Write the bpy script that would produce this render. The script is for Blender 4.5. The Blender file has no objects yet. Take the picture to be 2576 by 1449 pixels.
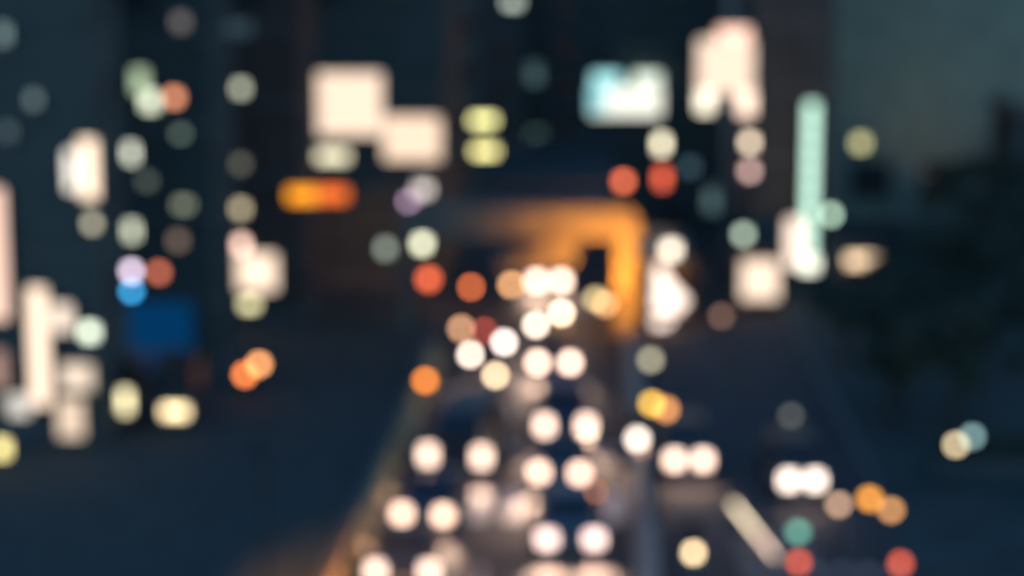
import bpy, bmesh, math, random
from mathutils import Vector, Euler, Matrix
random.seed(7)
S = bpy.context.scene
COL = S.collection

# ------------------------------------------------------------------ camera
H_CAM, F_MM = 16.0, 70.0
FPX = F_MM / 36.0 * 1024
HORIZON, VPX = -40.0, 600.0
THETA = math.atan((288 - HORIZON) / FPX)
PSI = math.atan((VPX - 512) / FPX)
cd = bpy.data.cameras.new('camera'); cam = bpy.data.objects.new('camera', cd); COL.objects.link(cam)
cam.location = (0, 0, H_CAM)
cam.rotation_euler = (math.pi/2 - THETA, 0, PSI)
cd.lens = F_MM; cd.sensor_width = 36; cd.clip_end = 2000; cd.clip_start = 0.1
cd.dof.use_dof = True
cd.dof.focus_distance = 1.73
cd.dof.aperture_fstop = 2.8
S.camera = cam
COC = 29.5      # blur disc of the far lights, in pixels of the 1024 frame

# ------------------------------------------------------------------ night sky, faint moon, exposure
W = bpy.data.worlds.new('World'); S.world = W; W.use_nodes = True
nt = W.node_tree; bg = nt.nodes['Background']
sky = nt.nodes.new('ShaderNodeTexSky'); sky.sky_type = 'NISHITA'; sky.sun_disc = False
sky.sun_elevation = math.radians(3.0); sky.sun_rotation = math.radians(10)
sky.ozone_density = 3.8; sky.dust_density = 0.2
nt.links.new(sky.outputs[0], bg.inputs[0]); bg.inputs[1].default_value = 0.53
sd = bpy.data.lights.new('moon', 'SUN'); sd.energy = 0.02; sd.angle = math.radians(0.5); sd.color = (0.75, 0.85, 1)
so = bpy.data.objects.new('moon', sd); COL.objects.link(so); so.rotation_euler = (math.radians(-87), 0, math.radians(-10))
S.view_settings.view_transform = 'Standard'; S.view_settings.look = 'None'
S.view_settings.exposure = 0; S.view_settings.gamma = 1; S.view_settings.use_curve_mapping = False
S.cycles.use_adaptive_sampling = False
S.cycles.use_denoising = True; S.cycles.denoiser = 'OPENIMAGEDENOISE'
try: S.cycles.denoising_prefilter = 'ACCURATE'
except Exception: pass
S.cycles.max_bounces = 4; S.cycles.diffuse_bounces = 2; S.cycles.glossy_bounces = 2
S.cycles.sample_clamp_indirect = 2.0
S.cycles.caustics_reflective = False; S.cycles.caustics_refractive = False
S.cycles.use_light_tree = True

# ------------------------------------------------------------------ materials
def lin(c): return tuple(((v/255) / 12.92 if v <= 10 else ((v/255 + .055) / 1.055) ** 2.4) for v in c)
MATS = {}
def mat(name, col, rough=0.8, metal=0.0, var=0.25, scale=2.0, bump=0.15, spec=0.3):
    if name in MATS: return MATS[name]
    m = bpy.data.materials.new(name); m.use_nodes = True; n = m.node_tree
    b = n.nodes['Principled BSDF']
    b.inputs['Roughness'].default_value = rough; b.inputs['Metallic'].default_value = metal
    b.inputs['Specular IOR Level'].default_value = spec
    tc = n.nodes.new('ShaderNodeTexCoord'); nz = n.nodes.new('ShaderNodeTexNoise')
    nz.inputs['Scale'].default_value = scale; nz.inputs['Detail'].default_value = 6
    n.links.new(tc.outputs['Object'], nz.inputs['Vector'])
    rp = n.nodes.new('ShaderNodeValToRGB')
    rp.color_ramp.elements[0].position = .3; rp.color_ramp.elements[1].position = .7
    rp.color_ramp.elements[0].color = tuple(c*(1-var) for c in col) + (1,)
    rp.color_ramp.elements[1].color = tuple(min(.9, c*(1+var)) for c in col) + (1,)
    n.links.new(nz.outputs['Fac'], rp.inputs['Fac']); n.links.new(rp.outputs[0], b.inputs['Base Color'])
    if bump:
        bp = n.nodes.new('ShaderNodeBump'); bp.inputs['Strength'].default_value = bump
        n2 = n.nodes.new('ShaderNodeTexNoise'); n2.inputs['Scale'].default_value = scale*12
        n.links.new(tc.outputs['Object'], n2.inputs['Vector']); n.links.new(n2.outputs['Fac'], bp.inputs['Height'])
        n.links.new(bp.outputs[0], b.inputs['Normal'])
    MATS[name] = m; return m
GLOWS = {}
def glow(srgb, strength, name='lit_face'):
    key = (tuple(srgb), round(strength, 2))
    if key in GLOWS: return GLOWS[key]
    m = bpy.data.materials.new(name); m.use_nodes = True; n = m.node_tree
    n.nodes.clear(); o = n.nodes.new('ShaderNodeOutputMaterial'); e = n.nodes.new('ShaderNodeEmission')
    e.inputs[0].default_value = lin(srgb) + (1,); e.inputs[1].default_value = strength
    n.links.new(e.outputs[0], o.inputs[0]); GLOWS[key] = m; return m
def need(wm, hm, Y, boost=1.0):
    """radiance a lamp wm x hm metres at distance Y needs so that its blur disc reaches its colour"""
    k = FPX / Y; w, h = wm*k, hm*k; c = COC*.886
    return boost / min(1.0, min(w, c)*min(h, c) / (c*c))

asphalt = mat('asphalt', (.07, .062, .06), .85, var=.3, scale=.8, bump=.3)
asphalt_old = mat('worn_asphalt', (.046, .06, .053), .9, var=.35, scale=.5, bump=.3)
paving = mat('paving_concrete', (.055, .068, .06), .9, scale=1.2)
kerbstone = mat('kerb_concrete', (.15, .14, .13), .85)
paint = mat('road_paint', (.62, .60, .56), .7, var=.2, scale=4)
concrete = mat('concrete', (.5, .47, .43), .85, scale=1.5)
steel = mat('dark_steel', (.06, .06, .065), .5, .6)
trim = mat('window_trim', (.12, .12, .12), .6)
glass = mat('dark_glass', (.02, .025, .03), .25, spec=.5, bump=0)
blackp = mat('black_plastic', (.03, .03, .032), .6)
rubber = mat('rubber', (.02, .02, .02), .9)
chrome = mat('chrome', (.5, .5, .5), .3, .9)
bark = mat('bark', (.06, .045, .035), .95, scale=6)
leafm = mat('leaves', (.07, .085, .06), .8, var=.4, scale=3, bump=0)
hedgem = mat('hedge_leaves', (.07, .085, .06), .8, var=.4, scale=3, bump=0)
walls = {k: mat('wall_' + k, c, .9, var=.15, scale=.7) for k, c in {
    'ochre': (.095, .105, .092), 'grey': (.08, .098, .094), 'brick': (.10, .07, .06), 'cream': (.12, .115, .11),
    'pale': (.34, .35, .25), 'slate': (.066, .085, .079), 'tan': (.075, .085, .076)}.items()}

# ------------------------------------------------------------------ geometry helpers
def direction(px, py):
    return cam_rot @ Vector(((px-512)/FPX, (288-py)/FPX, -1))
cam_rot = Euler(cam.rotation_euler).to_matrix()
K = 1024/2576
def at(u, v, Y):            # a point of the plane standing at distance Y
    d = direction(u*K, v*K); t = Y/d.y
    return Vector((d.x*t, Y, H_CAM + d.z*t))
def low(u, v, z=.65):       # a point at height z above the ground
    d = direction(u*K, v*K); t = (z-H_CAM)/d.z
    return Vector((d.x*t, d.y*t, z))
def px(n, Y): return n*K*Y/FPX     # photo pixels to metres at distance Y

def bx(bm, c, s, rot=None):
    r = bmesh.ops.create_cube(bm, size=1)
    M = Matrix.Translation(c) @ (rot.to_matrix().to_4x4() if rot else Matrix()) @ Matrix.Diagonal((*s, 1))
    bmesh.ops.transform(bm, matrix=M, verts=r['verts'])
def cyl(bm, p0, p1, r0, r1=None, seg=10):
    r1 = r0 if r1 is None else r1
    p0, p1 = Vector(p0), Vector(p1); d = p1-p0
    r = bmesh.ops.create_cone(bm, cap_ends=True, segments=seg, radius1=r0, radius2=r1, depth=d.length)
    M = Matrix.Translation((p0+p1)/2) @ d.to_track_quat('Z', 'Y').to_matrix().to_4x4()
    bmesh.ops.transform(bm, matrix=M, verts=r['verts'])
def ball(bm, c, r, sx=1, sy=1, sz=1):
    q = bmesh.ops.create_uvsphere(bm, u_segments=14, v_segments=8, radius=r)
    bmesh.ops.transform(bm, matrix=Matrix.Translation(c) @ Matrix.Diagonal((sx, sy, sz, 1)), verts=q['verts'])
def mesh(name, fn, m, bev=0, smooth=False):
    bm = bmesh.new(); fn(bm)
    if bev: bmesh.ops.bevel(bm, geom=bm.edges[:], offset=bev, segments=2, affect='EDGES', clamp_overlap=True)
    me = bpy.data.meshes.new(name); bm.to_mesh(me); bm.free(); me.materials.append(m)
    if smooth:
        for p in me.polygons: p.use_smooth = True
    return me
def place(name, me, parent=None, loc=(0, 0, 0), rot=(0, 0, 0)):
    o = bpy.data.objects.new(name, me); COL.objects.link(o); o.parent = parent
    o.location = loc; o.rotation_euler = rot; return o
def obj(name, fn, m, parent=None, loc=(0, 0, 0), rot=(0, 0, 0), bev=0, smooth=False):
    return place(name, mesh(name, fn, m, bev, smooth), parent, loc, rot)
def thing(name, label, cat, loc=(0, 0, 0), rz=0, group=None):
    o = bpy.data.objects.new(name, None); COL.objects.link(o); o.location = loc; o.rotation_euler = (0, 0, rz)
    o.empty_display_size = .3
    o['label'] = label; o['category'] = cat
    if group: o['group'] = group
    return o
def structure(o): o['kind'] = 'structure'; return o
BOXES = {}
def boxmesh(name, s, m, bev=0):
    k = (name, tuple(round(v, 3) for v in s), m.name, bev)
    if k not in BOXES: BOXES[k] = mesh(name, lambda bm: bx(bm, (0, 0, 0), s), m, bev)
    return BOXES[k]

# ------------------------------------------------------------------ ground, road, pavements
def sheet(name, x0, x1, y0, y1, z, m, t=0):
    def f(bm):
        if t: bx(bm, ((x0+x1)/2, (y0+y1)/2, z - t/2), (x1-x0, y1-y0, t))
        else:
            v = [bm.verts.new(p) for p in ((x0, y0, z), (x1, y0, z), (x1, y1, z), (x0, y1, z))]; bm.faces.new(v)
    return structure(obj(name, f, m))
sheet('ground', -900, 900, -300, 1500, -.01, asphalt_old)
sheet('road', -6.9, 8.4, 20, 168, 0, asphalt)
sheet('side_road', 8.4, 60, 44, 60, .0, asphalt_old)
sheet('pavement_left', -60, -7.25, 20, 168, .12, paving, .2)
sheet('pavement_right', 8.7, 60, 60.3, 168, .12, paving, .2)
for i in range(74):       # kerb stones along the left pavement
    o = place('kerb_stone', boxmesh('kerb_stone', (.3, 1.46, .26), kerbstone, .02), None, (-7.1, 21 + 1.5*i, .03)); structure(o)
    if i > 45: break
for i in range(32):
    structure(place('kerb_stone', boxmesh('kerb_stone', (.3, 1.46, .26), kerbstone, .02), None, (8.55, 61 + 1.5*i, .03)))

dash = boxmesh('lane_dash', (.14, 2.2, .008), paint)
for y in range(30, 110, 5):
    if 53 < y < 61: continue
    for x in (-3.05,):
        structure(place('lane_dash', dash, None, (x, y, .006)))
zebra = thing('zebra_crossing', 'white striped zebra crossing over the lanes in front of the nearest cars', 'crossing', (-2.9, 57.2, 0))
zm = boxmesh('stripe', (.5, 3.2, .008), paint)
for i in range(8): place('stripe', zm, zebra, (-3.6 + i*1.0, 0, .006))
structure(place('stop_line', boxmesh('stop_line', (7.6, .35, .008), paint), None, (-2.9, 64.2, .006)))

# low concrete barrier by the left kerb, median kerb
def barrier_fn(bm):
    pr = [(-.28, 0), (.28, 0), (.28, .1), (.14, .32), (.09, .75), (-.09, .75), (-.14, .32), (-.28, .1)]
    a = [bm.verts.new((x, -.97, z)) for x, z in pr]; b = [bm.verts.new((x, .97, z)) for x, z in pr]
    bm.faces.new(a); bm.faces.new(b[::-1])
    for i in range(8): bm.faces.new((a[i], b[i], b[(i+1) % 8], a[(i+1) % 8]))
bw = mesh('concrete_block', barrier_fn, mat('golden_light_concrete', (.52, .36, .16), .8, scale=2))  # golden light along the barrier is put into its base colour
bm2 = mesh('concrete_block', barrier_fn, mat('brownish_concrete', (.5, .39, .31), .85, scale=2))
lb = thing('concrete_barrier', 'low concrete barrier coloured with golden light running along the left edge of the road', 'barrier', (-6.55, 40, 0))
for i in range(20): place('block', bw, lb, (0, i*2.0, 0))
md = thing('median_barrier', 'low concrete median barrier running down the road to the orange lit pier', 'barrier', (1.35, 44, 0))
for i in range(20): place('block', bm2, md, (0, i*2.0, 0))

# ------------------------------------------------------------------ buildings
def frame_fn(w, h):
    def f(bm):
        t = .09
        bx(bm, (0, 0, h/2 + t/2), (w+2*t, .14, t)); bx(bm, (0, 0, -h/2 - t/2), (w+2*t, .14, t))
        bx(bm, (-w/2 - t/2, 0, 0), (t, .136, h)); bx(bm, (w/2 + t/2, 0, 0), (t, .136, h))
        bx(bm, (0, -.02, 0), (.05, .09, h)); bx(bm, (0, -.06, -h/2 - t - .03), (w+.34, .24, .06))
    return f
FR = {}
def window(root, x, y, z, w, h, pane_mat, rz=0):
    k = (round(w, 2), round(h, 2))
    if k not in FR: FR[k] = mesh('window_frame', frame_fn(w, h), trim)
    o = place('window', FR[k], root, (x, y, z), (0, 0, rz))
    place('pane', boxmesh('pane', (w, .04, h), pane_mat), o, (0, .02, 0))
    return o
def lit_pane(rgb, w, h, Y, boost=1.0): return glow(rgb, need(w, h, Y, boost), 'lit_window_pane')

def building(x0, x1, y0, y1, h, wk, label, lit=(), keep=(), storey=3.3, ww=1.3, wh=1.5, step=2.7, side=0, xs=None, cat='building', base=1.0):
    """lit: (u, v, w px, h px, colour) windows on the front; keep: (u, v, w, h) areas left bare for signs"""
    r = thing('building', label, cat, ((x0+x1)/2, y0, 0))
    cx = (x0+x1)/2; d = y1-y0
    obj('wall', lambda bm: bx(bm, (0, d/2, h/2), (x1-x0, d, h)), walls[wk], r)
    obj('parapet', lambda bm: [bx(bm, (0, -.05, h+.35), (x1-x0+.3, .3, .7)), bx(bm, ((x1-x0)/2, d/2+.1, h+.35), (.3, d-.02, .68)),
                               bx(bm, (-(x1-x0)/2, d/2+.1, h+.35), (.3, d-.02, .68))], trim, r)
    obj('plinth', lambda bm: bx(bm, (0, d/2, .4), (x1-x0+.16, d+.16, .8)), trim, r)
    n = int(h/storey)
    for k in range(1, n+1):
        if k*storey > 17 or wk == 'pale': break
        place('floor_band', boxmesh('floor_band', (x1-x0+.1, .12, .22), trim), r, (0, -.03, k*storey - .1))
    taken = []
    for (u, v, w, hh, c) in lit:
        p = at(u, v, y0-.05); wm, hm = px(w, y0), px(hh, y0)
        window(r, p.x-cx, -.05, p.z, wm, hm, lit_pane(c, wm, hm, y0, .78))
        taken.append((p.x, p.z, wm, hm))
    for (u, v, w, hh) in keep:
        p = at(u, v, y0-.05); taken.append((p.x, p.z, px(w, y0), px(hh, y0)))
    a0, a1 = xs if xs else (x0, x1)
    nx = max(1, int((a1-a0-.6)/step)); off = (a1-a0 - nx*step)/2
    for k in range(n):
        z = k*storey + storey*.52
        if z > 17: break
        for i in range(nx):
            x = a0 + off + step*(i+.5)
            if any(abs(x-tx) < (ww+tw)/2+.35 and abs(z-tz) < (wh+th)/2+.4 for tx, tz, tw, th in taken): continue
            window(r, x-cx, -.05, z, ww, wh, glass)
        if side:
            ny = max(1, int((d-.5)/2.4))
            for j in range(ny):
                y = (j+.5)*d/ny
                window(r, (x1-x0)/2*side + .05*side, y, z, 1.1, wh, glass, math.pi/2*side)
    return r

C = (255, 226, 200)          # overexposed cream
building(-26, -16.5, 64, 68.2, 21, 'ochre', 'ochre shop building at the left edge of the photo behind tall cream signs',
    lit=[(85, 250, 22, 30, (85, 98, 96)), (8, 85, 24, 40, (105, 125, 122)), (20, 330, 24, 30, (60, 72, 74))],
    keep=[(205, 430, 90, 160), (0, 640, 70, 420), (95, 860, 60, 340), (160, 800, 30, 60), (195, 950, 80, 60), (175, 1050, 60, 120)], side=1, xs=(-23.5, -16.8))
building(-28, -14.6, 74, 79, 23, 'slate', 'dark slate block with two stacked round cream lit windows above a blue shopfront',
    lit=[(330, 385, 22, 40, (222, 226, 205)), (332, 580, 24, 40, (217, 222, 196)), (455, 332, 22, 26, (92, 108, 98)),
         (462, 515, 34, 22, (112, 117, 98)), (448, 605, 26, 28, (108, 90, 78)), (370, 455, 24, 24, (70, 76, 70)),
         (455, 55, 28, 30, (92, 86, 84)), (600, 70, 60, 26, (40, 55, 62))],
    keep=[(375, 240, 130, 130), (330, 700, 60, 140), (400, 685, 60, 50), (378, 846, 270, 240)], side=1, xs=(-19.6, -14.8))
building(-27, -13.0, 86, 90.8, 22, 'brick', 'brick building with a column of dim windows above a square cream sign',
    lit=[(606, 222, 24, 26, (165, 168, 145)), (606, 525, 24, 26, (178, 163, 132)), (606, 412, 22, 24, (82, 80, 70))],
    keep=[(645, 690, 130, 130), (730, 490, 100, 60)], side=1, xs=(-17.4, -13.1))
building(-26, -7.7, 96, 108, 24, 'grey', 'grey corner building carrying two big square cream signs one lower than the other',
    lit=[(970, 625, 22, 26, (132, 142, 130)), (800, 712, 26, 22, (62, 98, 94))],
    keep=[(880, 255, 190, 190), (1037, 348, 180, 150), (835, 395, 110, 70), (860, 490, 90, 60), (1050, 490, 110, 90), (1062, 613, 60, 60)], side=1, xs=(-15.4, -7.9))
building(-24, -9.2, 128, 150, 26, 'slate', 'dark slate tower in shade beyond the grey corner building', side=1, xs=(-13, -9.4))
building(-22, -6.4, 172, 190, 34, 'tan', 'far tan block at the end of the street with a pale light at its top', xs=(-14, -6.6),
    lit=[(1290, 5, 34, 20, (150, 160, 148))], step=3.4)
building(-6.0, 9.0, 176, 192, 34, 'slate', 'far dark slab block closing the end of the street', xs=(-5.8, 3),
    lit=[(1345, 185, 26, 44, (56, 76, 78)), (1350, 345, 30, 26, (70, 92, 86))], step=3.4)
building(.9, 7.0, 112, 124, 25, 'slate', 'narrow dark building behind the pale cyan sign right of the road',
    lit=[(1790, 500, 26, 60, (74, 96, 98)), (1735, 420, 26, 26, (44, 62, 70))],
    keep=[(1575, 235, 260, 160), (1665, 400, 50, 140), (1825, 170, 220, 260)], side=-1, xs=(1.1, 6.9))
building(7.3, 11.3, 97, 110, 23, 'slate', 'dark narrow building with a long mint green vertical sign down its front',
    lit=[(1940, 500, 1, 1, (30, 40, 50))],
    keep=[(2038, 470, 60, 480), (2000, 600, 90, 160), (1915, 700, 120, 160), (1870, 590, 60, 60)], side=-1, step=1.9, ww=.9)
pale = building(13.4, 33.5, 118, 132, 36, 'pale', 'tall pale grey building with a blank wall behind the dark trees at upper right', keep=[(2500, 200, 1000, 900)],
    lit=[(2165, 360, 28, 28, (175, 170, 120))], step=4.4, xs=(17.5, 22.6), storey=4.2)
for u in (2190, 2370):
    p = at(u, 450, 118); window(pale, p.x-pale.location.x, -.05, p.z, 2.2, 1.9, glass)
building(21.4, 34, 104, 110, 8.1, 'slate', 'dark low building at the right edge of the photo beside the pale one', xs=(20.6, 30), side=-1)

# ------------------------------------------------------------------ signs
def sign(u, v, w, h, Y, rgb, label, kind='shop_sign', boost=1.0, group=None, arm=None, d=.22, cells=None):
    """lightbox hung on a facade: housing, face, brackets"""
    if min(rgb) > 185 and max(rgb) > 225: w += 12; h += 10; boost *= 1.25; rgb = (rgb[0], rgb[1]*.965, rgb[2]*.94) if rgb != C else rgb
    p = at(u, v, Y); wm, hm = px(w, Y), px(h, Y)
    r = thing(kind, label, 'sign', (p.x, Y, p.z - hm/2), 0, group)
    obj('housing', lambda bm: bx(bm, (0, d/2, hm/2), (wm+.08, d, hm+.08)), steel, r, bev=.01)
    m = glow(rgb, need(wm, hm, Y, boost), 'sign_face')
    if cells:
        hh = hm/cells
        me = boxmesh('lamp_cell', (wm, .04, hh-.06), m)
        for i in range(cells): place('lamp_cell', me, r, (0, -.025, hh*(i+.5)))
    else: obj('face', lambda bm: bx(bm, (0, -.025, hm/2), (wm, .04, hm)), m, r)
    a = arm if arm is not None else .3
    if isinstance(a, tuple):   # sideways arm to the wall at a[0], height fractions
        X = a[0]-p.x
        for f in (.2, .8): obj('bracket', lambda bm: cyl(bm, (0, d/2, hm*f), (X, d/2, hm*f), .035), steel, r)
    else:
        for f in (.2, .8): obj('bracket', lambda bm: cyl(bm, (0, d, hm*f), (0, d+a, hm*f), .04), steel, r)
    return r
# left edge
sign(-14, 640, 46, 330, 63.6, (255, 222, 205), 'tall pink cream banner sign cut by the left edge of the photo')
sign(-4, 930, 40, 100, 63.6, (150, 122, 112), 'dim brownish panel below the tall banner at the left edge')
sign(98, 872, 34, 300, 63.4, C, 'tall narrow cream lit banner second from the left edge', boost=1.0)
sign(156, 800, 36, 60, 63.5, (232, 220, 206), 'small pale panel right of the tall narrow cream banner')
sign(225, 835, 22, 22, 63.4, (208, 226, 208), 'small round mint lit sign beside the tall cream banner', arm=.5)
sign(193, 948, 70, 56, 63.5, (240, 226, 208), 'pale square lit box at the foot of the cream banner')
sign(178, 1052, 52, 90, 63.2, (232, 214, 192), 'cream lit upright box low on the ochre shop front', arm=.6)
sign(48, 1020, 54, 54, 63.2, (212, 206, 196), 'greyish white lit box left of the banner foot', arm=.6)
sign(222, 425, 30, 140, 63.5, (255, 236, 212), 'tall cream blade sign high on the ochre corner', boost=1.05)
sign(178, 430, 22, 100, 63.55, (205, 200, 190), 'thin paler panel along the left of the cream blade sign')
sign(232, 562, 22, 24, 63.5, (135, 130, 112), 'small dim panel hanging under the cream blade sign')
# slate block
sign(352, 205, 34, 60, 73.6, (152, 170, 140), 'dull green lit sign high on the slate block')
sign(378, 255, 34, 40, 73.4, (205, 212, 186), 'pale green white lit sign overlapping the dull green one', arm=.5)
sign(438, 245, 26, 26, 73.6, (190, 122, 92), 'small rusty orange sign beside the pale green sign')
sign(330, 682, 24, 24, 73.6, (222, 200, 222), 'small lavender lit sign above the blue panel')
sign(330, 732, 22, 18, 73.4, (55, 150, 205), 'small bright blue sign just under the lavender one', arm=.5)
sign(400, 685, 22, 22, 73.6, (165, 88, 66), 'small red brown sign right of the lavender one')
sign(378, 846, 225, 185, 73.5, (3, 58, 102), 'large dim deep blue shop panel at the foot of the slate block', boost=.9)
# brick building
sign(644, 684, 92, 84, 85.5, C, 'square cream lit sign low on the brick building', boost=1.2)
sign(602, 616, 22, 22, 85.6, (240, 205, 190), 'small pink lit sign at the corner of the square cream sign', arm=.2)
sign(628, 765, 36, 22, 85.4, (190, 182, 138), 'dull yellow strip sign under the square cream sign', arm=.5)
sign(762, 491, 76, 34, 85.3, (255, 158, 38), 'bright orange lit sign left half of the orange pair', boost=1.0)
# grey corner building
sign(832, 489, 84, 34, 95.6, (235, 108, 46), 'red orange lit sign right half of the orange pair')
sign(880, 262, 150, 146, 95.6, C, 'largest square cream lit sign high on the grey corner building')
sign(1037, 348, 132, 100, 95.4, (255, 230, 206), 'smaller square cream sign lower right of the largest one', arm=.5)
sign(782, 178, 20, 20, 95.3, (150, 165, 170), 'small dim lamp box at the top left corner of the largest cream sign', arm=.6)
sign(837, 393, 78, 26, 95.5, (222, 212, 180), 'dull cream strip sign under the largest cream sign', arm=.4)
sign(1216, 303, 58, 20, 95.2, (232, 226, 152), 'upper of two pale yellow strip signs jutting over the road', arm=(-7.8,), boost=1.05)
sign(1220, 380, 58, 20, 95.2, (232, 222, 146), 'lower of two pale yellow strip signs jutting over the road', arm=(-7.8,), boost=1.05)
sign(1064, 474, 36, 30, 95.5, (198, 186, 178), 'pale grey pink lamp box above the violet one', arm=.4)
sign(1034, 512, 30, 28, 95.3, (206, 168, 200), 'violet pink lit box under the cream signs', arm=.6)
sign(1062, 613, 26, 26, 95.5, (222, 222, 190), 'round pale yellow lit box at the ground floor of the grey building', arm=.4)
# right of the road
p26 = sign(1575, 256, 164, 60, 111, (232, 240, 230), 'wide pale sign board with two raised ends jutting over the road', arm=.9, boost=1.25)
hm = px(70, 111); e1, e2 = px(70, 111), px(66, 111); hh = px(34, 111)
obj('raised_end', lambda bm: bx(bm, (-px(85, 111)+e1/2, .05, hm+.06+hh/2), (e1, .2, hh)), glow((165, 228, 230), 1.5, 'sign_face'), p26)
obj('raised_end', lambda bm: bx(bm, (px(85, 111)-e2/2, .05, hm+.06+hh/2), (e2, .2, hh)), glow((225, 240, 222), 1.5, 'sign_face'), p26)
obj('cyan_end_strip', lambda bm: bx(bm, (-px(85, 111)+.3, -.08, hm*.55), (.9, .05, hm*.9)), glow((160, 228, 234), 1.1, 'sign_face'), p26)
sign(1664, 362, 22, 34, 111.2, (224, 214, 182), 'dull cream box hanging below the wide pale sign', arm=.7)
sign(1666, 448, 22, 40, 111.2, (200, 84, 58), 'red lit box at the bottom of the hanging column', arm=.7)
sign(1568, 456, 22, 22, 111.2, (205, 98, 66), 'small red brown lamp box left of the red hanging box', arm=.7)
sign(1825, 170, 126, 130, 96.4, (255, 234, 214), 'biggest cream sign near the top jutting left from the mint sign building', arm=(7.4,))
sign(1846, 92, 68, 34, 96.2, (255, 214, 196), 'pink tinted top piece of the biggest cream sign', arm=(7.4,))
sign(1774, 254, 26, 44, 96.2, (240, 238, 218), 'left leg of the biggest cream sign', arm=(7.4,))
sign(1877, 258, 28, 52, 96.2, (255, 232, 214), 'right leg of the biggest cream sign', arm=(7.4,))
sign(1886, 358, 22, 24, 96.2, (200, 180, 156), 'upper of two dim boxes below the right leg of the biggest sign', arm=(7.4,))
sign(1886, 430, 22, 24, 96.2, (165, 135, 128), 'lower of two dim boxes below the right leg of the biggest sign', arm=(7.4,))
sign(2038, 450, 28, 386, 96.5, (184, 224, 204), 'long mint green vertical neon sign made of stacked cells', boost=1.0, cells=9)
sign(2000, 610, 34, 110, 96.2, (246, 228, 214), 'pale pink upright lit box left of the mint sign foot', arm=.6)
sign(2034, 664, 30, 26, 96.0, (222, 232, 216), 'pale mint lit box at the foot of the mint sign', arm=.8)
sign(1870, 590, 22, 24, 96.5, (140, 155, 138), 'small dim green lamp box left of the mint sign')
sign(2090, 540, 20, 22, 96.4, (142, 170, 148), 'small dim green lamp box right of the mint sign')

# ------------------------------------------------------------------ kiosks and stalls
def kiosk(u, v, w, h, Y, rgb, label, depth=1.6):
    """street kiosk: cabin, lit serving front, roof, counter"""
    p = at(u, v, Y); wm, hm = px(w, Y), px(h, Y)
    r = thing('kiosk', label, 'kiosk', (p.x, Y, .12))
    top = max(2.3, p.z + hm/2 + .2)
    obj('cabin', lambda bm: bx(bm, (0, depth/2+.05, top/2), (wm+.5, depth, top)), steel, r, bev=.02)
    obj('lit_front', lambda bm: bx(bm, (0, 0, p.z-.12), (wm, .06, hm)), glow(rgb, need(wm, hm, Y, 1.45), 'kiosk_light'), r)
    obj('roof', lambda bm: bx(bm, (0, depth/2, top+.06), (wm+.7, depth+.5, .1)), steel, r)
    obj('counter', lambda bm: bx(bm, (0, -.12, max(.2, p.z-.12-hm/2-.08)), (wm+.2, .3, .06)), trim, r)
    return r
kiosk(440, 1035, 62, 26, 66, (255, 228, 176), 'street kiosk with a wide warm yellow counter light on the left pavement')
kiosk(315, 1010, 22, 56, 66, (208, 196, 152), 'narrow dim yellow street kiosk left of the warm yellow one')
kiosk(2170, 655, 78, 26, 93, (212, 182, 148), 'tan lit kiosk under the dark trees right of the mint sign')
kiosk(1912, 704, 92, 98, 91, C, 'bright cream lit kiosk left of the foot of the mint sign')
sign(470, 938, 24, 60, 67.5, (195, 200, 178), 'grey green upright panel behind the warm yellow kiosk', kind='panel_sign', arm=.1)
sign(410, 1000, 22, 34, 66.9, (208, 172, 152), 'pinkish panel at the left of the warm yellow kiosk', kind='panel_sign', arm=.1)
sign(4, 1128, 34, 40, 60.5, (245, 228, 150), 'yellow lit box near the ground cut by the left edge', kind='panel_sign', arm=.1)

# ------------------------------------------------------------------ footbridge, orange lit
YB = 84
br = thing('footbridge', 'concrete footbridge over the road with its right pier and beam glowing orange', 'footbridge', (0, YB, 0))
xr = at(1580, 560, YB).x; zt = at(1500, 522, YB).z; zb = at(1500, 602, YB).z
sodium = mat('bridge_concrete', (.19, .17, .14), .85, scale=1.2)
def beam(bm):
    xe = xr + .1 + px(23, YB); rr = .75
    pr = [(-8.5, zb), (xe, zb)] + [(xe - rr + rr*math.cos(a), zt - rr + rr*math.sin(a)) for a in [i*math.pi/16 for i in range(9)]] + [(-8.5, zt)]
    f = [bm.verts.new((x, 0, z)) for x, z in pr]; g = [bm.verts.new((x, .7, z)) for x, z in pr]
    bm.faces.new(f); bm.faces.new(g[::-1])
    for i in range(len(pr)): bm.faces.new((f[i], g[i], g[(i+1) % len(pr)], f[(i+1) % len(pr)]))
obj('beam', beam, sodium, br)
obj('pier', lambda bm: bx(bm, (xr-.1, .4, zb/2), (px(46, YB), .9, zb-.01)), sodium, br, bev=.03)
obj('pier', lambda bm: bx(bm, (-8.3, .4, zb/2), (.3, .9, zb-.01)), sodium, br, bev=.03)
obj('deck', lambda bm: bx(bm, (-3.9, 1.9, zt-.2), (8.6, 2.3, .25)), sodium, br)
def haunch(bm):
    a = at(1448, 600, YB-.1); b = at(1240, 690, YB-.1)
    pr = [(a.x, zb-.01), (a.x, at(0, 690, YB).z*.0 + at(1448, 664, YB).z), (b.x+.5, b.z), (b.x, b.z+.35), (at(1395, 600, YB).x, zb-.01)]
    f = [bm.verts.new((x, .1, z)) for x, z in pr]; g = [bm.verts.new((x, .6, z)) for x, z in pr]
    bm.faces.new(f); bm.faces.new(g[::-1])
    for i in range(len(pr)): bm.faces.new((f[i], g[i], g[(i+1) % len(pr)], f[(i+1) % len(pr)]))
obj('haunch', haunch, sodium, br)
for i in range(18): place('baluster', boxmesh('baluster', (.05, .05, .9), steel), br, (-8.1 + i*.47, .78, zt+.35))
obj('handrail', lambda bm: bx(bm, (-3.9, .78, zt+.84), (8.6, .09, .08)), steel, br)

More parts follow.
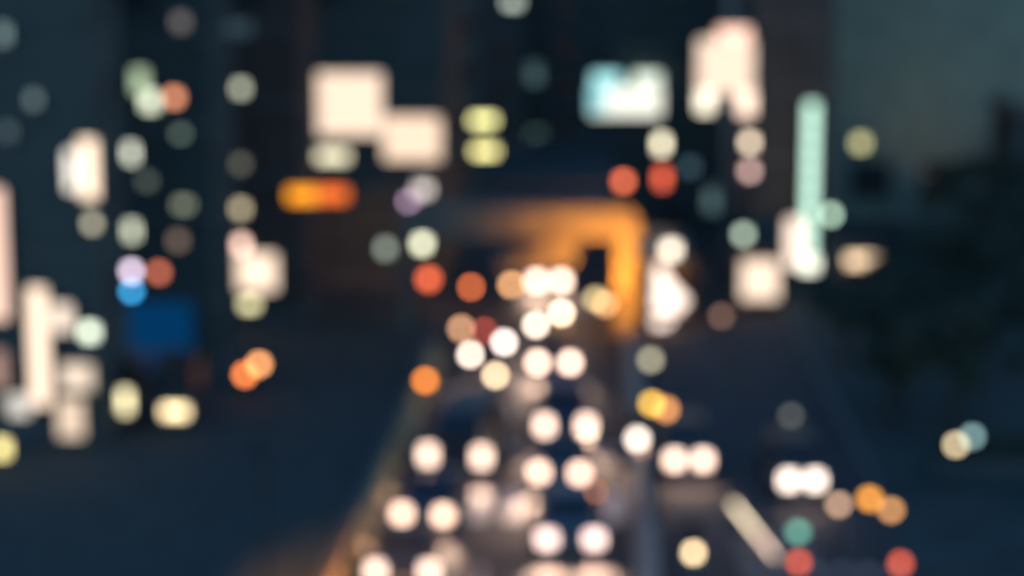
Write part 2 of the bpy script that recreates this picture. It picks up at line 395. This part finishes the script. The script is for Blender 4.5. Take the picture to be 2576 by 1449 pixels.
def flood(loc, target, power, color, label, size=1.0, blend=.6, ground=0.0, radius=.15):
    r = thing('flood_lamp', label, 'lamp', (loc[0], loc[1], ground))
    h = loc[2]-ground
    obj('pole', lambda bm: cyl(bm, (0, 0, 0), (0, 0, h), .06, .045), steel, r)
    d = (Vector(target)-Vector(loc)).normalized()
    q = d.to_track_quat('-Z', 'Y').to_euler()
    hd = obj('lamp_head', lambda bm: bx(bm, (0, 0, .09), (.4, .3, .16)), steel, r, (0, 0, h+.1), q, bev=.02)
    obj('lens', lambda bm: bx(bm, (0, 0, 0), (.34, .24, .02)), glow(color, 3.0, 'flood_lens'), hd)
    L = bpy.data.lights.new('flood_light', 'SPOT'); L.energy = power; L.color = lin(color); L.spot_size = size; L.spot_blend = blend
    L.shadow_soft_size = radius
    o = bpy.data.objects.new('flood_light', L); COL.objects.link(o); o.parent = r
    o.location = (d.x*.05, d.y*.05, h+.1+d.z*.05); o.rotation_euler = q
    return r
flood((.9, 80.9, 2.3), (.6, 84, 3.2), 4600, (255, 160, 48), 'sodium flood lamp on a thin pole lighting the orange footbridge pier', 2.2)

flood((-7.7, 44.5, 4.6), (-6.6, 48.6, .3), 3000, (255, 172, 80), 'sodium flood lamp over the left kerb just outside the bottom edge', 1.0, ground=.12)
flood((18.5, 112.5, 4.0), (20.5, 118, 9.5), 130, (255, 218, 160), 'added flood lamp on a pole brightening the pale building wall with faint warm light', 2.2, ground=.12)  # added light on the pale wall, no known lamp stands there
# ------------------------------------------------------------------ street lamps and signals
def lamp_post(u, v, z, rgb, label, kind='street_lamp', r_=.16, cat='lamp', second=None, base=0.0, boost=1.0, post=.05):
    p = low(u, v, z)
    r = thing(kind, label, cat, (p.x, p.y, base))
    obj('pole', lambda bm: [cyl(bm, (0, .12, 0), (0, .12, z-base), post*1.4, post), cyl(bm, (0, .12, 0), (0, .12, .25), .12, .09)], steel, r)
    obj('lamp_hood', lambda bm: [bx(bm, (0, .13, z-base), (r_*2.3, .1, r_*2.6)), bx(bm, (0, -.02, z-base+r_*1.25), (r_*2.3, .36, .05))], steel, r)
    obj('lamp_lens', lambda bm: ball(bm, (0, 0, z-base), r_, 1, .5, 1), glow(rgb, need(2*r_*.9, 2*r_*.9, p.y, boost), 'lamp_lens'), r, smooth=True)
    if second:
        u2, v2, c2 = second; q = low(u2, v2, z) if False else at(u2, v2, p.y)
        obj('lamp_lens', lambda bm: ball(bm, (q.x-p.x, 0, q.z-base), r_, 1, .5, 1), glow(c2, need(2*r_*.9, 2*r_*.9, p.y, boost), 'lamp_lens'), r, smooth=True)
        obj('lamp_arm', lambda bm: bx(bm, ((q.x-p.x)/2, .13, (q.z-base+z-base)/2), (abs(q.x-p.x)+.1, .08, .3)), steel, r)
    return r
lamp_post(1640, 1015, 3.6, (250, 196, 78), 'amber yellow signal lamp with an orange lens beside it on the median', 'traffic_signal', cat='traffic light', second=(1676, 1030, (225, 150, 85)), r_=.15)
lamp_post(1637, 905, 4.2, (160, 152, 126), 'dim grey green lamp on the median above the amber signal', r_=.15)
lamp_post(1522, 765, 1.6, (238, 182, 124), 'peach lamp at the foot of the orange lit pier', 'bollard_lamp', r_=.2, second=(1500, 752, (215, 195, 140)), boost=.7)
lamp_post(1070, 957, 1.1, (250, 140, 50), 'orange warning lamp at the left kerb beside the traffic', 'warning_lamp', r_=.17)
lamp_post(616, 942, 1.0, (255, 140, 72), 'left of two orange warning lamps on the dark left pavement', 'warning_lamp', r_=.18, base=.12)
lamp_post(652, 916, 1.3, (255, 172, 108), 'right of two orange warning lamps on the dark left pavement', 'warning_lamp', r_=.18, base=.12)
lamp_post(2405, 1118, 1.5, (212, 190, 150), 'cream garden lamp alone among the dark bushes at right', 'garden_lamp', r_=.14, second=(2446, 1098, (112, 142, 142)))
lamp_post(1990, 1045, 1.5, (74, 74, 70), 'very dim grey lamp in the dark area right of the road', 'garden_lamp', r_=.14)
lamp_post(2545, 765, 2.8, (150, 104, 70), 'brown dim lamp at the right edge of the photo', r_=.2, base=.12)
lamp_post(1815, 795, 1.2, (100, 74, 62), 'faint brown lamp behind the lit bus', 'warning_lamp', r_=.18)
lamp_post(2110, 1268, 1.6, (196, 158, 130), 'pale tan beacon left of the orange beacon at lower right', 'warning_beacon', r_=.14)
lamp_post(2188, 1254, 2.0, (250, 164, 66), 'brightest orange beacon at lower right', 'warning_beacon', r_=.16)
lamp_post(2242, 1282, 1.6, (212, 150, 92), 'tan orange beacon right of the brightest orange beacon', 'warning_beacon', r_=.14)
lamp_post(2008, 1337, 1.6, (98, 156, 138), 'teal green lamp above the left red lamp at lower right', 'signal_lamp', r_=.15)
lamp_post(1078, 702, .9, (235, 104, 66), 'bright red lamp left of the dull orange one at the far end of the road', 'warning_lamp', r_=.3)
lamp_post(1185, 722, .9, (200, 100, 54), 'dull orange lamp between the bright red lamp and the tan one', 'warning_lamp', r_=.17)
lamp_post(1286, 716, .9, (226, 166, 112), 'tan lamp just left of the farthest headlights', 'warning_lamp', r_=.19)
lamp_post(1160, 826, .9, (205, 152, 114), 'tan brown lamp behind the slanting pair of headlights', 'warning_lamp', r_=.18)
lamp_post(1218, 832, .8, (150, 62, 50), 'dark red lamp behind the slanting pair of headlights', 'warning_lamp', r_=.14)

# roadworks barrier with two red lamps
a, b = low(2010, 1416, .95), low(2265, 1416, .95)
rb = thing('roadworks_barrier', 'striped roadworks barrier at bottom right with a red lamp at each end', 'barrier', ((a.x+b.x)/2, (a.y+b.y)/2, 0))
wB = b.x-a.x
redp = mat('red_board', (.4, .05, .04), .6)
for i in range(8): obj('board_stripe', lambda bm: bx(bm, (-wB/2 + wB*(i+.5)/8, 0, .7), (wB/8-.01, .04, .2)), paint if i % 2 else redp, rb)
for s in (-1, 1):
    obj('leg', lambda bm: [bx(bm, (s*wB*.4, -.25, .4), (.05, .05, .82), Euler((-.5, 0, 0))), bx(bm, (s*wB*.4, .25, .4), (.05, .05, .82), Euler((.5, 0, 0)))], steel, rb)
    obj('lamp', lambda bm: ball(bm, (s*wB/2, 0, .95), .13), glow((206, 88, 60), need(.24, .24, 50, .9)), rb, smooth=True)

# pale lit handrail at lower right
q0, q1 = low(1845, 1268, .9), low(1950, 1400, .9)
hr = thing('lit_handrail', 'pale glowing handrail slanting along the traffic island at lower right', 'handrail', (q0.x, q0.y, 0))
for k in range(5):
    t0, t1 = k/5, (k+.93)/5
    A = q0.lerp(q1, t0) - Vector((q0.x, q0.y, 0)); B = q0.lerp(q1, t1) - Vector((q0.x, q0.y, 0))
    obj('light_tube', lambda bm: cyl(bm, A, B, .05), glow((225, 205, 172) if k < 3 else (205, 175, 155), 5.5, 'tube_light'), hr)
    obj('post', lambda bm: cyl(bm, (A.x, A.y, 0), A, .03), steel, hr)
isl = structure(obj('traffic_island', lambda bm: bx(bm, ((q0.x+q1.x)/2+.6, (q0.y+q1.y)/2, .06), (2.0, 4.5, .14)), kerbstone, rot=(0, 0, 0)))

# ------------------------------------------------------------------ vehicles
def loft(bm, secs):
    rings = [[bm.verts.new(p) for p in s] for s in secs]
    for a, b in zip(rings, rings[1:]):
        n = len(a)
        for i in range(n): bm.faces.new((a[i], a[(i+1) % n], b[(i+1) % n], b[i]))
    bm.faces.new(rings[0][::-1]); bm.faces.new(rings[-1])
    bmesh.ops.recalc_face_normals(bm, faces=bm.faces[:])
def sec(y, w, z0, z1, tw=.9, sh=.6):
    zs = z0 + (z1-z0)*sh
    return [(-w*.92, y, z0), (w*.92, y, z0), (w, y, (z0+zs)/2), (w*.99, y, zs), (w*tw, y, z1), (-w*tw, y, z1), (-w*.99, y, zs), (-w, y, (z0+zs)/2)]
def wheel_mesh():
    def f(bm): cyl(bm, (-.1, 0, 0), (.1, 0, 0), .32, seg=20)
    return mesh('tyre', f, rubber, .03)
TY = wheel_mesh()
RIM = mesh('rim', lambda bm: [cyl(bm, (-.112, 0, 0), (.112, 0, 0), .2, seg=16)], chrome)
DIMS = dict(sedan=dict(L=4.5, Wd=1.76, belt=.92, top=1.42, hood=.82, nose=.62, c0=1.15, c1=1.75, c2=3.25, c3=3.85),
            hatch=dict(L=3.9, Wd=1.70, belt=.95, top=1.48, hood=.86, nose=.66, c0=.95, c1=1.55, c2=3.3, c3=3.75),
            suv=dict(L=4.6, Wd=1.84, belt=1.1, top=1.75, hood=1.02, nose=.8, c0=1.05, c1=1.6, c2=3.9, c3=4.4),
            coupe=dict(L=4.2, Wd=1.74, belt=.84, top=1.27, hood=.78, nose=.62, c0=.95, c1=1.5, c2=2.35, c3=3.5),
            van=dict(L=4.9, Wd=1.86, belt=1.2, top=2.05, hood=1.12, nose=.8, c0=.35, c1=1.0, c2=4.6, c3=4.85))
def car(kind, paintm, sepm, lampw, lamph, headc, Y, boost=1.15, tail=False, lights=True, power=60, yl=None):
    """built with its nose at the origin, driving towards -y"""
    D = DIMS[kind]; L, hw = D['L'], D['Wd']/2
    r = thing('car', '', 'car')
    obj('body', lambda bm: loft(bm, [sec(0, hw*.86, .28, D['nose']), sec(.12, hw*.95, .2, D['nose']+.06), sec(.6, hw, .2, D['hood']), sec(D['c0'], hw, .2, D['belt']),
        sec(D['c3'], hw, .2, D['belt']), sec(L-.15, hw*.96, .22, D['belt']-.05), sec(L, hw*.88, .3, D['belt']-.2)]), paintm, r, bev=.015, smooth=False)
    cb = obj('cabin', lambda bm: loft(bm, [sec(D['c0'], hw*.93, D['belt']-.03, D['belt']+.02, .95), sec(D['c1'], hw*.9, D['belt']-.03, D['top']-.03, .82, .15),
        sec((D['c1']+D['c2'])/2, hw*.9, D['belt']-.03, D['top'], .82, .15), sec(D['c2'], hw*.9, D['belt']-.03, D['top']-.04, .82, .15),
        sec(D['c3'], hw*.9, D['belt']-.03, D['belt']+.02, .95)]), paintm, r)
    def ws(bm, ya, yb, off):
        z0, z1 = D['belt']+.06, D['top']-.1; y0 = ya + (yb-ya)*.1; y1 = yb - (yb-ya)*.12
        q = [(-hw*.82, y0+off, z0), (hw*.82, y0+off, z0), (hw*.7, y1+off, z1), (-hw*.7, y1+off, z1)]
        fr = [bm.verts.new(p) for p in q]; bk = [bm.verts.new((x, y-off*.8, z-.02)) for x, y, z in q]
        bm.faces.new(fr); bm.faces.new(bk[::-1])
        for i in range(4): bm.faces.new((fr[i], bk[i], bk[(i+1) % 4], fr[(i+1) % 4]))
    obj('windscreen', lambda bm: ws(bm, D['c0'], D['c1'], -.05), glass, r)
    obj('rear_window', lambda bm: ws(bm, D['c3'], D['c2'], .05), glass, r)
    for s in (-1, 1):
        for f0, f1 in ((.04, .47), (.53, .95)):
            y0 = D['c1'] + (D['c2']-D['c1'])*f0; y1 = D['c1'] + (D['c2']-D['c1'])*f1
            def sw(bm):
                q = [(s*(hw*.9+.01), y0, D['belt']+.06), (s*(hw*.9+.01), y1, D['belt']+.06), (s*(hw*.76+.02), y1, D['top']-.1), (s*(hw*.76+.02), y0, D['top']-.1)]
                fr = [bm.verts.new(p) for p in q]; bk = [bm.verts.new((x-s*.02, y, z)) for x, y, z in q]
                bm.faces.new(fr); bm.faces.new(bk[::-1])
                for i in range(4): bm.faces.new((fr[i], bk[i], bk[(i+1) % 4], fr[(i+1) % 4]))
            obj('side_window', sw, glass, r)
        for y in (.78, L-.85):
            w = place('wheel', TY, r, (s*(hw-.09), y, .32)); place('rim', RIM, w)
        obj('mirror', lambda bm: bx(bm, (s*(hw+.07), D['c0']+.35, D['belt']+.08), (.18, .1, .13)), paintm, r, bev=.02)
    obj('grille', lambda bm: bx(bm, (0, -.015, .52), (hw*.8, .05, .16)), blackp, r, bev=.01)
    obj('bumper', lambda bm: bx(bm, (0, -.03, .34), (hw*1.7, .12, .16)), paintm, r, bev=.03)
    obj('number_plate', lambda bm: bx(bm, (0, -.1, .36), (.44, .015, .12)), paint, r)
    obj('rear_bumper', lambda bm: bx(bm, (0, L+.02, .4), (hw*1.7, .12, .18)), paintm, r, bev=.03)
    zl = D['nose']+.0
    on = need(lampw, lamph, Y, boost) if lights else 0
    for s in (-1, 1):
        m = glow(headc, on, 'headlight_glow') if lights else glass
        h = obj('headlight', lambda bm: bx(bm, (s*sepm/2, -.02, zl), (lampw, .22, lamph)), m, r, bev=.03)
        if lights:
            Lt = bpy.data.lights.new('headlight_beam', 'SPOT'); Lt.energy = power; Lt.color = (1, .66, .48); Lt.spot_size = 1.08; Lt.spot_blend = 1.0
            Lt.shadow_soft_size = .12
            o = bpy.data.objects.new('headlight_beam', Lt); COL.objects.link(o); o.parent = r
            o.location = (s*sepm/2, -.2, zl); o.rotation_euler = (math.radians(90-25), 0, math.pi)
        tm = glow((225, 88, 58), need(.3, .26, Y, 1.05), 'tail_lamp_glow') if tail else redp
        obj('tail_lamp', lambda bm: bx(bm, (s*hw*.68, L-.01, D['belt']-.3), (.26, .08, .16)), tm, r, bev=.02)
    return r
paints = [mat('car_paint_' + n, c, .35, .1, var=.04, bump=0, spec=.5) for n, c in
          (('black', (.035, .035, .037)), ('grey', (.07, .07, .075)), ('navy', (.015, .02, .05)), ('silver', (.2, .2, .2)), ('maroon', (.05, .012, .012)), ('white', (.3, .3, .29)))]
CW = (255, 218, 196)
def put_pair(kind, pi, l, r_, label, lw=.37, lh=.34, hc=CW, z=None, power=1500, boost=1.32, grp='cars with headlights on coming down the road'):
    zz = DIMS[kind]['nose'] if z is None else z
    A, B = low(l[0], l[1], zz), low(r_[0], r_[1], zz)
    c = (A+B)/2; yaw = math.atan2(B.y-A.y, B.x-A.x)
    sep = min((B-A).length, DIMS[kind]['Wd'] - .1)
    o = car(kind, paints[pi], sep, lw, lh, hc, c.y, boost, power=power)
    o.location = (c.x, c.y, 0); o.rotation_euler = (0, 0, yaw)
    o['label'] = label; o['group'] = grp
    return o
put_pair('coupe', 0, (945, 1436), (1080, 1436), 'black coupe cut by the bottom edge nearest the camera in the left lane')
put_pair('coupe', 2, (1012, 1292), (1115, 1296), 'navy coupe second from the bottom in the left lane', hc=(255, 212, 184))
put_pair('van', 0, (1077, 1144), (1212, 1149), 'black van with tall widely spaced headlights third up the left lane', .38, .5, power=600)
put_pair('sedan', 1, (1376, 1356), (1495, 1356), 'grey sedan nearest the camera in the middle lane', lw=.42, hc=(255, 220, 210))
put_pair('coupe', 0, (1356, 1188), (1458, 1190), 'black low coupe second from the bottom in the middle lane', hc=(255, 212, 188))
put_pair('suv', 2, (1370, 1070), (1475, 1070), 'navy tall car with upright headlights third up the middle lane', .38, .46)
put_pair('coupe', 4, (1353, 912), (1434, 912), 'maroon coupe whose headlights nearly touch in the middle lane')
put_pair('sedan', 3, (1350, 706), (1412, 706), 'silver sedan farthest up the road under the footbridge', .5, .44)
put_pair('sedan', 0, (1697, 1157), (1768, 1157), 'black sedan turning in right of the median with touching headlights', .4, .38, power=150)
put_pair('hatch', 0, (1985, 1208), (2050, 1208), 'dark hatchback alone on the right in the dark with touching headlights', .4, .38, (255, 232, 216), power=60)
def motorbike(u, v, rgb, label, lw=.26, power=20, boost=1.1, rider=''):
    p = low(u, v, .95)
    r = thing('motorbike', label, 'motorbike', (p.x, p.y, 0), 0, 'motorbikes among the cars')
    for y in (.1, 1.35):
        w = obj('wheel', lambda bm: cyl(bm, (-.06, 0, 0), (.06, 0, 0), .3, seg=18), rubber, r, (0, y, .3)); obj('rim', lambda bm: cyl(bm, (-.065, 0, 0), (.065, 0, 0), .2, seg=14), chrome, w)
    obj('body', lambda bm: [cyl(bm, (0, .35, .85), (0, 1.2, .6), .16, .12), bx(bm, (0, .75, .5), (.3, .5, .35))], paints[4], r, bev=0)
    obj('seat', lambda bm: bx(bm, (0, .95, .82), (.28, .7, .1)), blackp, r, bev=.03)
    obj('fork', lambda bm: [cyl(bm, (s*.09, .1, .3), (s*.09, .3, 1.0), .03) for s in (-1, 1)], chrome, r)
    obj('handlebar', lambda bm: cyl(bm, (-.36, .33, 1.05), (.36, .33, 1.05), .02), steel, r)
    obj('headlight', lambda bm: ball(bm, (0, .08, .95), lw/2, 1, .7, 1), glow(rgb, need(lw*.9, lw*.9, p.y, boost), 'headlight_glow'), r, smooth=True)
    Lt = bpy.data.lights.new('headlight_beam', 'SPOT'); Lt.energy = power; Lt.color = (1, .66, .48); Lt.spot_size = 1.08; Lt.spot_blend = 1.0; Lt.shadow_soft_size = .1
    o = bpy.data.objects.new('headlight_beam', Lt); COL.objects.link(o); o.parent = r; o.location = (0, -.1, .95); o.rotation_euler = (math.radians(65), 0, math.pi)
    if not rider: return r
    rd = thing('person', rider, 'person', (p.x, p.y+.95, .85))
    bm = bmesh.new()
    J = [(0, 0, .05), (0, -.05, .3), (0, -.1, .55), (0, -.12, .68), (0, -.15, .8), (.19, -.1, .52), (.3, -.32, .36), (.33, -.58, .24), (-.19, -.1, .52), (-.3, -.32, .36), (-.33, -.58, .24),
         (.13, -.02, .03), (.2, -.45, .0), (.18, -.3, -.4), (.18, -.45, -.48), (-.13, -.02, .03), (-.2, -.45, .0), (-.18, -.3, -.4), (-.18, -.45, -.48)]
    E = [(0, 1), (1, 2), (2, 3), (3, 4), (2, 5), (5, 6), (6, 7), (2, 8), (8, 9), (9, 10), (0, 11), (11, 12), (12, 13), (13, 14), (0, 15), (15, 16), (16, 17), (17, 18)]
    R = [.15, .15, .16, .06, .08, .07, .05, .035, .07, .05, .035, .1, .075, .05, .04, .1, .075, .05, .04]
    me = bpy.data.meshes.new('rider_body'); me.from_pydata(J, E, []); bm.free()
    o = bpy.data.objects.new('rider_body', me); COL.objects.link(o); o.parent = rd; me.materials.append(mat('dark_clothes', (.03, .03, .035), .9))
    mo = o.modifiers.new('skin', 'SKIN'); mo.use_smooth_shade = True
    for k, sv in enumerate(me.skin_vertices[0].data): sv.radius = (R[k], R[k]); sv.use_root = (k == 0)
    o.modifiers.new('sub', 'SUBSURF').levels = 1
    obj('helmet', lambda bm: ball(bm, (0, -.16, .88), .14, 1, 1.1, 1), mat('helmet_shell', (.1, .1, .1), .3), rd, smooth=True)
    return r
motorbike(1246, 945, (255, 222, 178), 'riderless motorbike with a peach headlight between the left and middle lanes', .32)
motorbike(1604, 1106, (255, 236, 220), 'motorbike with a white headlight beside the median below the amber signal', .38, boost=1.25, power=120, rider='rider in dark clothes on the motorbike beside the median')
motorbike(1745, 1393, (255, 222, 170), 'motorbike with a pale yellow headlight at the bottom right of the median', .26, rider='rider in dark clothes on the motorbike with the pale yellow headlight')
motorbike(1183, 893, (255, 232, 212), 'motorbike at the left of the lanes ahead of the brown lamp', .32, boost=1.25, power=380, rider='rider in dark clothes on the motorbike at the left of the lanes')
motorbike(1268, 862, (255, 236, 226), 'motorbike just right of and behind the leftmost one', .34, boost=1.25, power=380, rider='rider in dark clothes just right of and behind the leftmost rider')
motorbike(1348, 818, (255, 234, 214), 'motorbike in the middle lane below the farthest headlights', .36, boost=1.25, power=380, rider='rider in dark clothes on the left one of the two bikes below the farthest headlights')
motorbike(1412, 788, (255, 236, 208), 'motorbike nearest to the farthest pair of headlights', .36, boost=1.25, power=380, rider='rider in dark clothes nearest to the farthest pair of headlights')
lamp_post(1492, 1236, .5, (225, 140, 92), 'small peach marker lamp by the second car in the middle lane', 'marker_lamp', r_=.14, cat='lamp')

# lit bus on the far side of the median
YU = 87
p0 = at(1680, 740, YU)
bus = thing('bus', 'city bus with glowing white windscreen right of the orange pier', 'bus', (p0.x-.1, YU, 0))
bp = paints[1]
obj('body', lambda bm: bx(bm, (0, 5.1, 1.65), (2.45, 10, 2.6)), bp, bus, bev=.12)
def quad(bm, pts, d=.05):
    f = [bm.verts.new((x, -d, z)) for x, z in pts]; g = [bm.verts.new((x, .12, z)) for x, z in pts]
    bm.faces.new(f); bm.faces.new(g[::-1])
    for i in range(len(pts)): bm.faces.new((f[i], g[i], g[(i+1) % len(pts)], f[(i+1) % len(pts)]))
wx = lambda u: at(u, 0, YU).x - bus.location.x
wz = lambda v: at(0, v, YU).z
obj('windscreen', lambda bm: bx(bm, (0, -.01, 1.75), (2.2, .06, 1.5)), glass, bus, bev=.02)
for s in (-1, 1): obj('headlight', lambda bm: bx(bm, (s*.95, -.02, .72), (.3, .06, .16)), chrome, bus, bev=.02)
obj('lit_windscreen_panel', lambda bm: quad(bm, [(wx(1652), wz(815)), (wx(1680), wz(815)), (wx(1742), wz(742)), (wx(1700), wz(700)), (wx(1672), wz(655)), (wx(1656), wz(660))], .07), glow((255, 230, 214), 2.4, 'bus_interior_light'), bus)
obj('destination_board', lambda bm: quad(bm, [(wx(1680), wz(632)), (wx(1712), wz(632)), (wx(1712), wz(604)), (wx(1680), wz(604))], .08), glow((255, 240, 216), 4.4, 'board_light'), bus)
for s in (-1, 1):
    obj('mirror', lambda bm: bx(bm, (s*1.36, -.2, 2.2), (.18, .1, .4)), blackp, bus, bev=.02)
    for y in (2.0, 7.8):
        w = obj('wheel', lambda bm: cyl(bm, (-.14, 0, 0), (.14, 0, 0), .48, seg=20), rubber, bus, (s*1.1, y, .48)); obj('rim', lambda bm: cyl(bm, (-.15, 0, 0), (.15, 0, 0), .28, seg=16), chrome, w)
    for k in range(5): obj('side_window', lambda bm: bx(bm, (s*1.235, 1.6+k*1.75, 2.0), (.03, 1.5, .95)), glass, bus)
obj('bumper', lambda bm: bx(bm, (0, .02, .5), (2.4, .2, .3)), blackp, bus, bev=.03)

# ------------------------------------------------------------------ trees, hedges
def crown_fn(rx, ry, rz, zc, n, leaf=.16):
    def f(bm):
        cl = []
        for _ in range(26):
            v = Vector((random.gauss(0, 1), random.gauss(0, 1), random.gauss(0, 1))).normalized()*random.uniform(.35, .95)
            cl.append((Vector((v.x*rx, v.y*ry, zc+v.z*rz)), random.uniform(.22, .42)*min(rx, rz)))
        for _ in range(n):
            c, rr = random.choice(cl)
            p = c + Vector((random.gauss(0, 1), random.gauss(0, 1), random.gauss(0, 1))).normalized()*rr*random.uniform(.3, 1)
            q = Euler((random.uniform(0, 6), random.uniform(0, 6), random.uniform(0, 6))).to_matrix(); s = leaf*random.uniform(.7, 1.4)
            bm.faces.new([bm.verts.new(p + q @ Vector(t)*s) for t in ((-1, 0, 0), (0, -.45, .1), (1, 0, 0), (0, .45, .1))])
    return f
TREES = []
def tree(x, y, h, r, label, seed, group):
    random.seed(seed)
    t = thing('tree', label, 'tree', (x, y, .1), random.uniform(0, 6), group)
    def tr(bm):
        cyl(bm, (0, 0, 0), (.1, 0, h*.5), .17, .1, 8)
        for k in range(5):
            a = k*1.3+seed; cyl(bm, (.1, 0, h*.45), (.1+math.cos(a)*r*.6, math.sin(a)*r*.6, h*.72), .08, .03, 6)
    obj('trunk', tr, bark, t)
    obj('crown', crown_fn(r, r, h*.3, h*.68, 2600), leafm, t)
    return t
G1 = 'dark trees on the right pavement'
for i, (x, y, h, r, lb_) in enumerate([
    (11.6, 64, 5.6, 2.1, 'dark tree nearest the junction on the right pavement'),
    (15.2, 66, 6.2, 2.5, 'broad dark tree at the right edge behind the garden lamp'),
    (11.0, 72, 5.0, 2.0, 'low dark tree right of the road below the tan kiosk'),
    (14.4, 78, 6.4, 2.5, 'tall dark tree whose top cuts the pale building wall'),
    (18.4, 80, 7.4, 2.8, 'tallest dark tree at the right edge of the photo'),
    (17.5, 92, 8.2, 2.9, 'dark tree directly in front of the pale building'),
    (9.9, 79, 3.6, 1.5, 'small dark tree at the kerb below the bright cream kiosk'),
    (10.2, 68, 3.4, 1.5, 'low dark tree at the kerb beside the faint grey lamp'),
    (12.8, 70, 4.6, 2.0, 'round dark tree in the middle of the right hand trees'),
    (13.4, 86, 3.8, 1.7, 'small dark tree just right of the tan kiosk'),
    (22.0, 90, 8.6, 3.0, 'dark tree in front of the dark right edge building')]): tree(x, y, h, r, lb_, 20+i, G1)
def hedge(x0, x1, y, h, label, seed):
    random.seed(seed)
    r = thing('hedge', label, 'hedge', ((x0+x1)/2, y, .1))
    L = x1-x0
    def f(bm):
        for _ in range(int(1500*L/3)):
            p = Vector((random.uniform(-L/2, L/2), random.uniform(-.5, .5), random.uniform(.05, h)))
            q = Euler((random.uniform(0, 6), random.uniform(0, 6), random.uniform(0, 6))).to_matrix(); s = .09*random.uniform(.7, 1.4)
            bm.faces.new([bm.verts.new(p + q @ Vector(t)*s) for t in ((-1, 0, 0), (0, -.5, .1), (1, 0, 0), (0, .5, .1))])
    obj('foliage', f, hedgem, r)
    obj('planter', lambda bm: bx(bm, (0, 0, .2), (L, .9, .4)), trim, r)
hedge(10.6, 15.5, 61.6, 1.2, 'low dark hedge in a planter along the right pavement', 62)
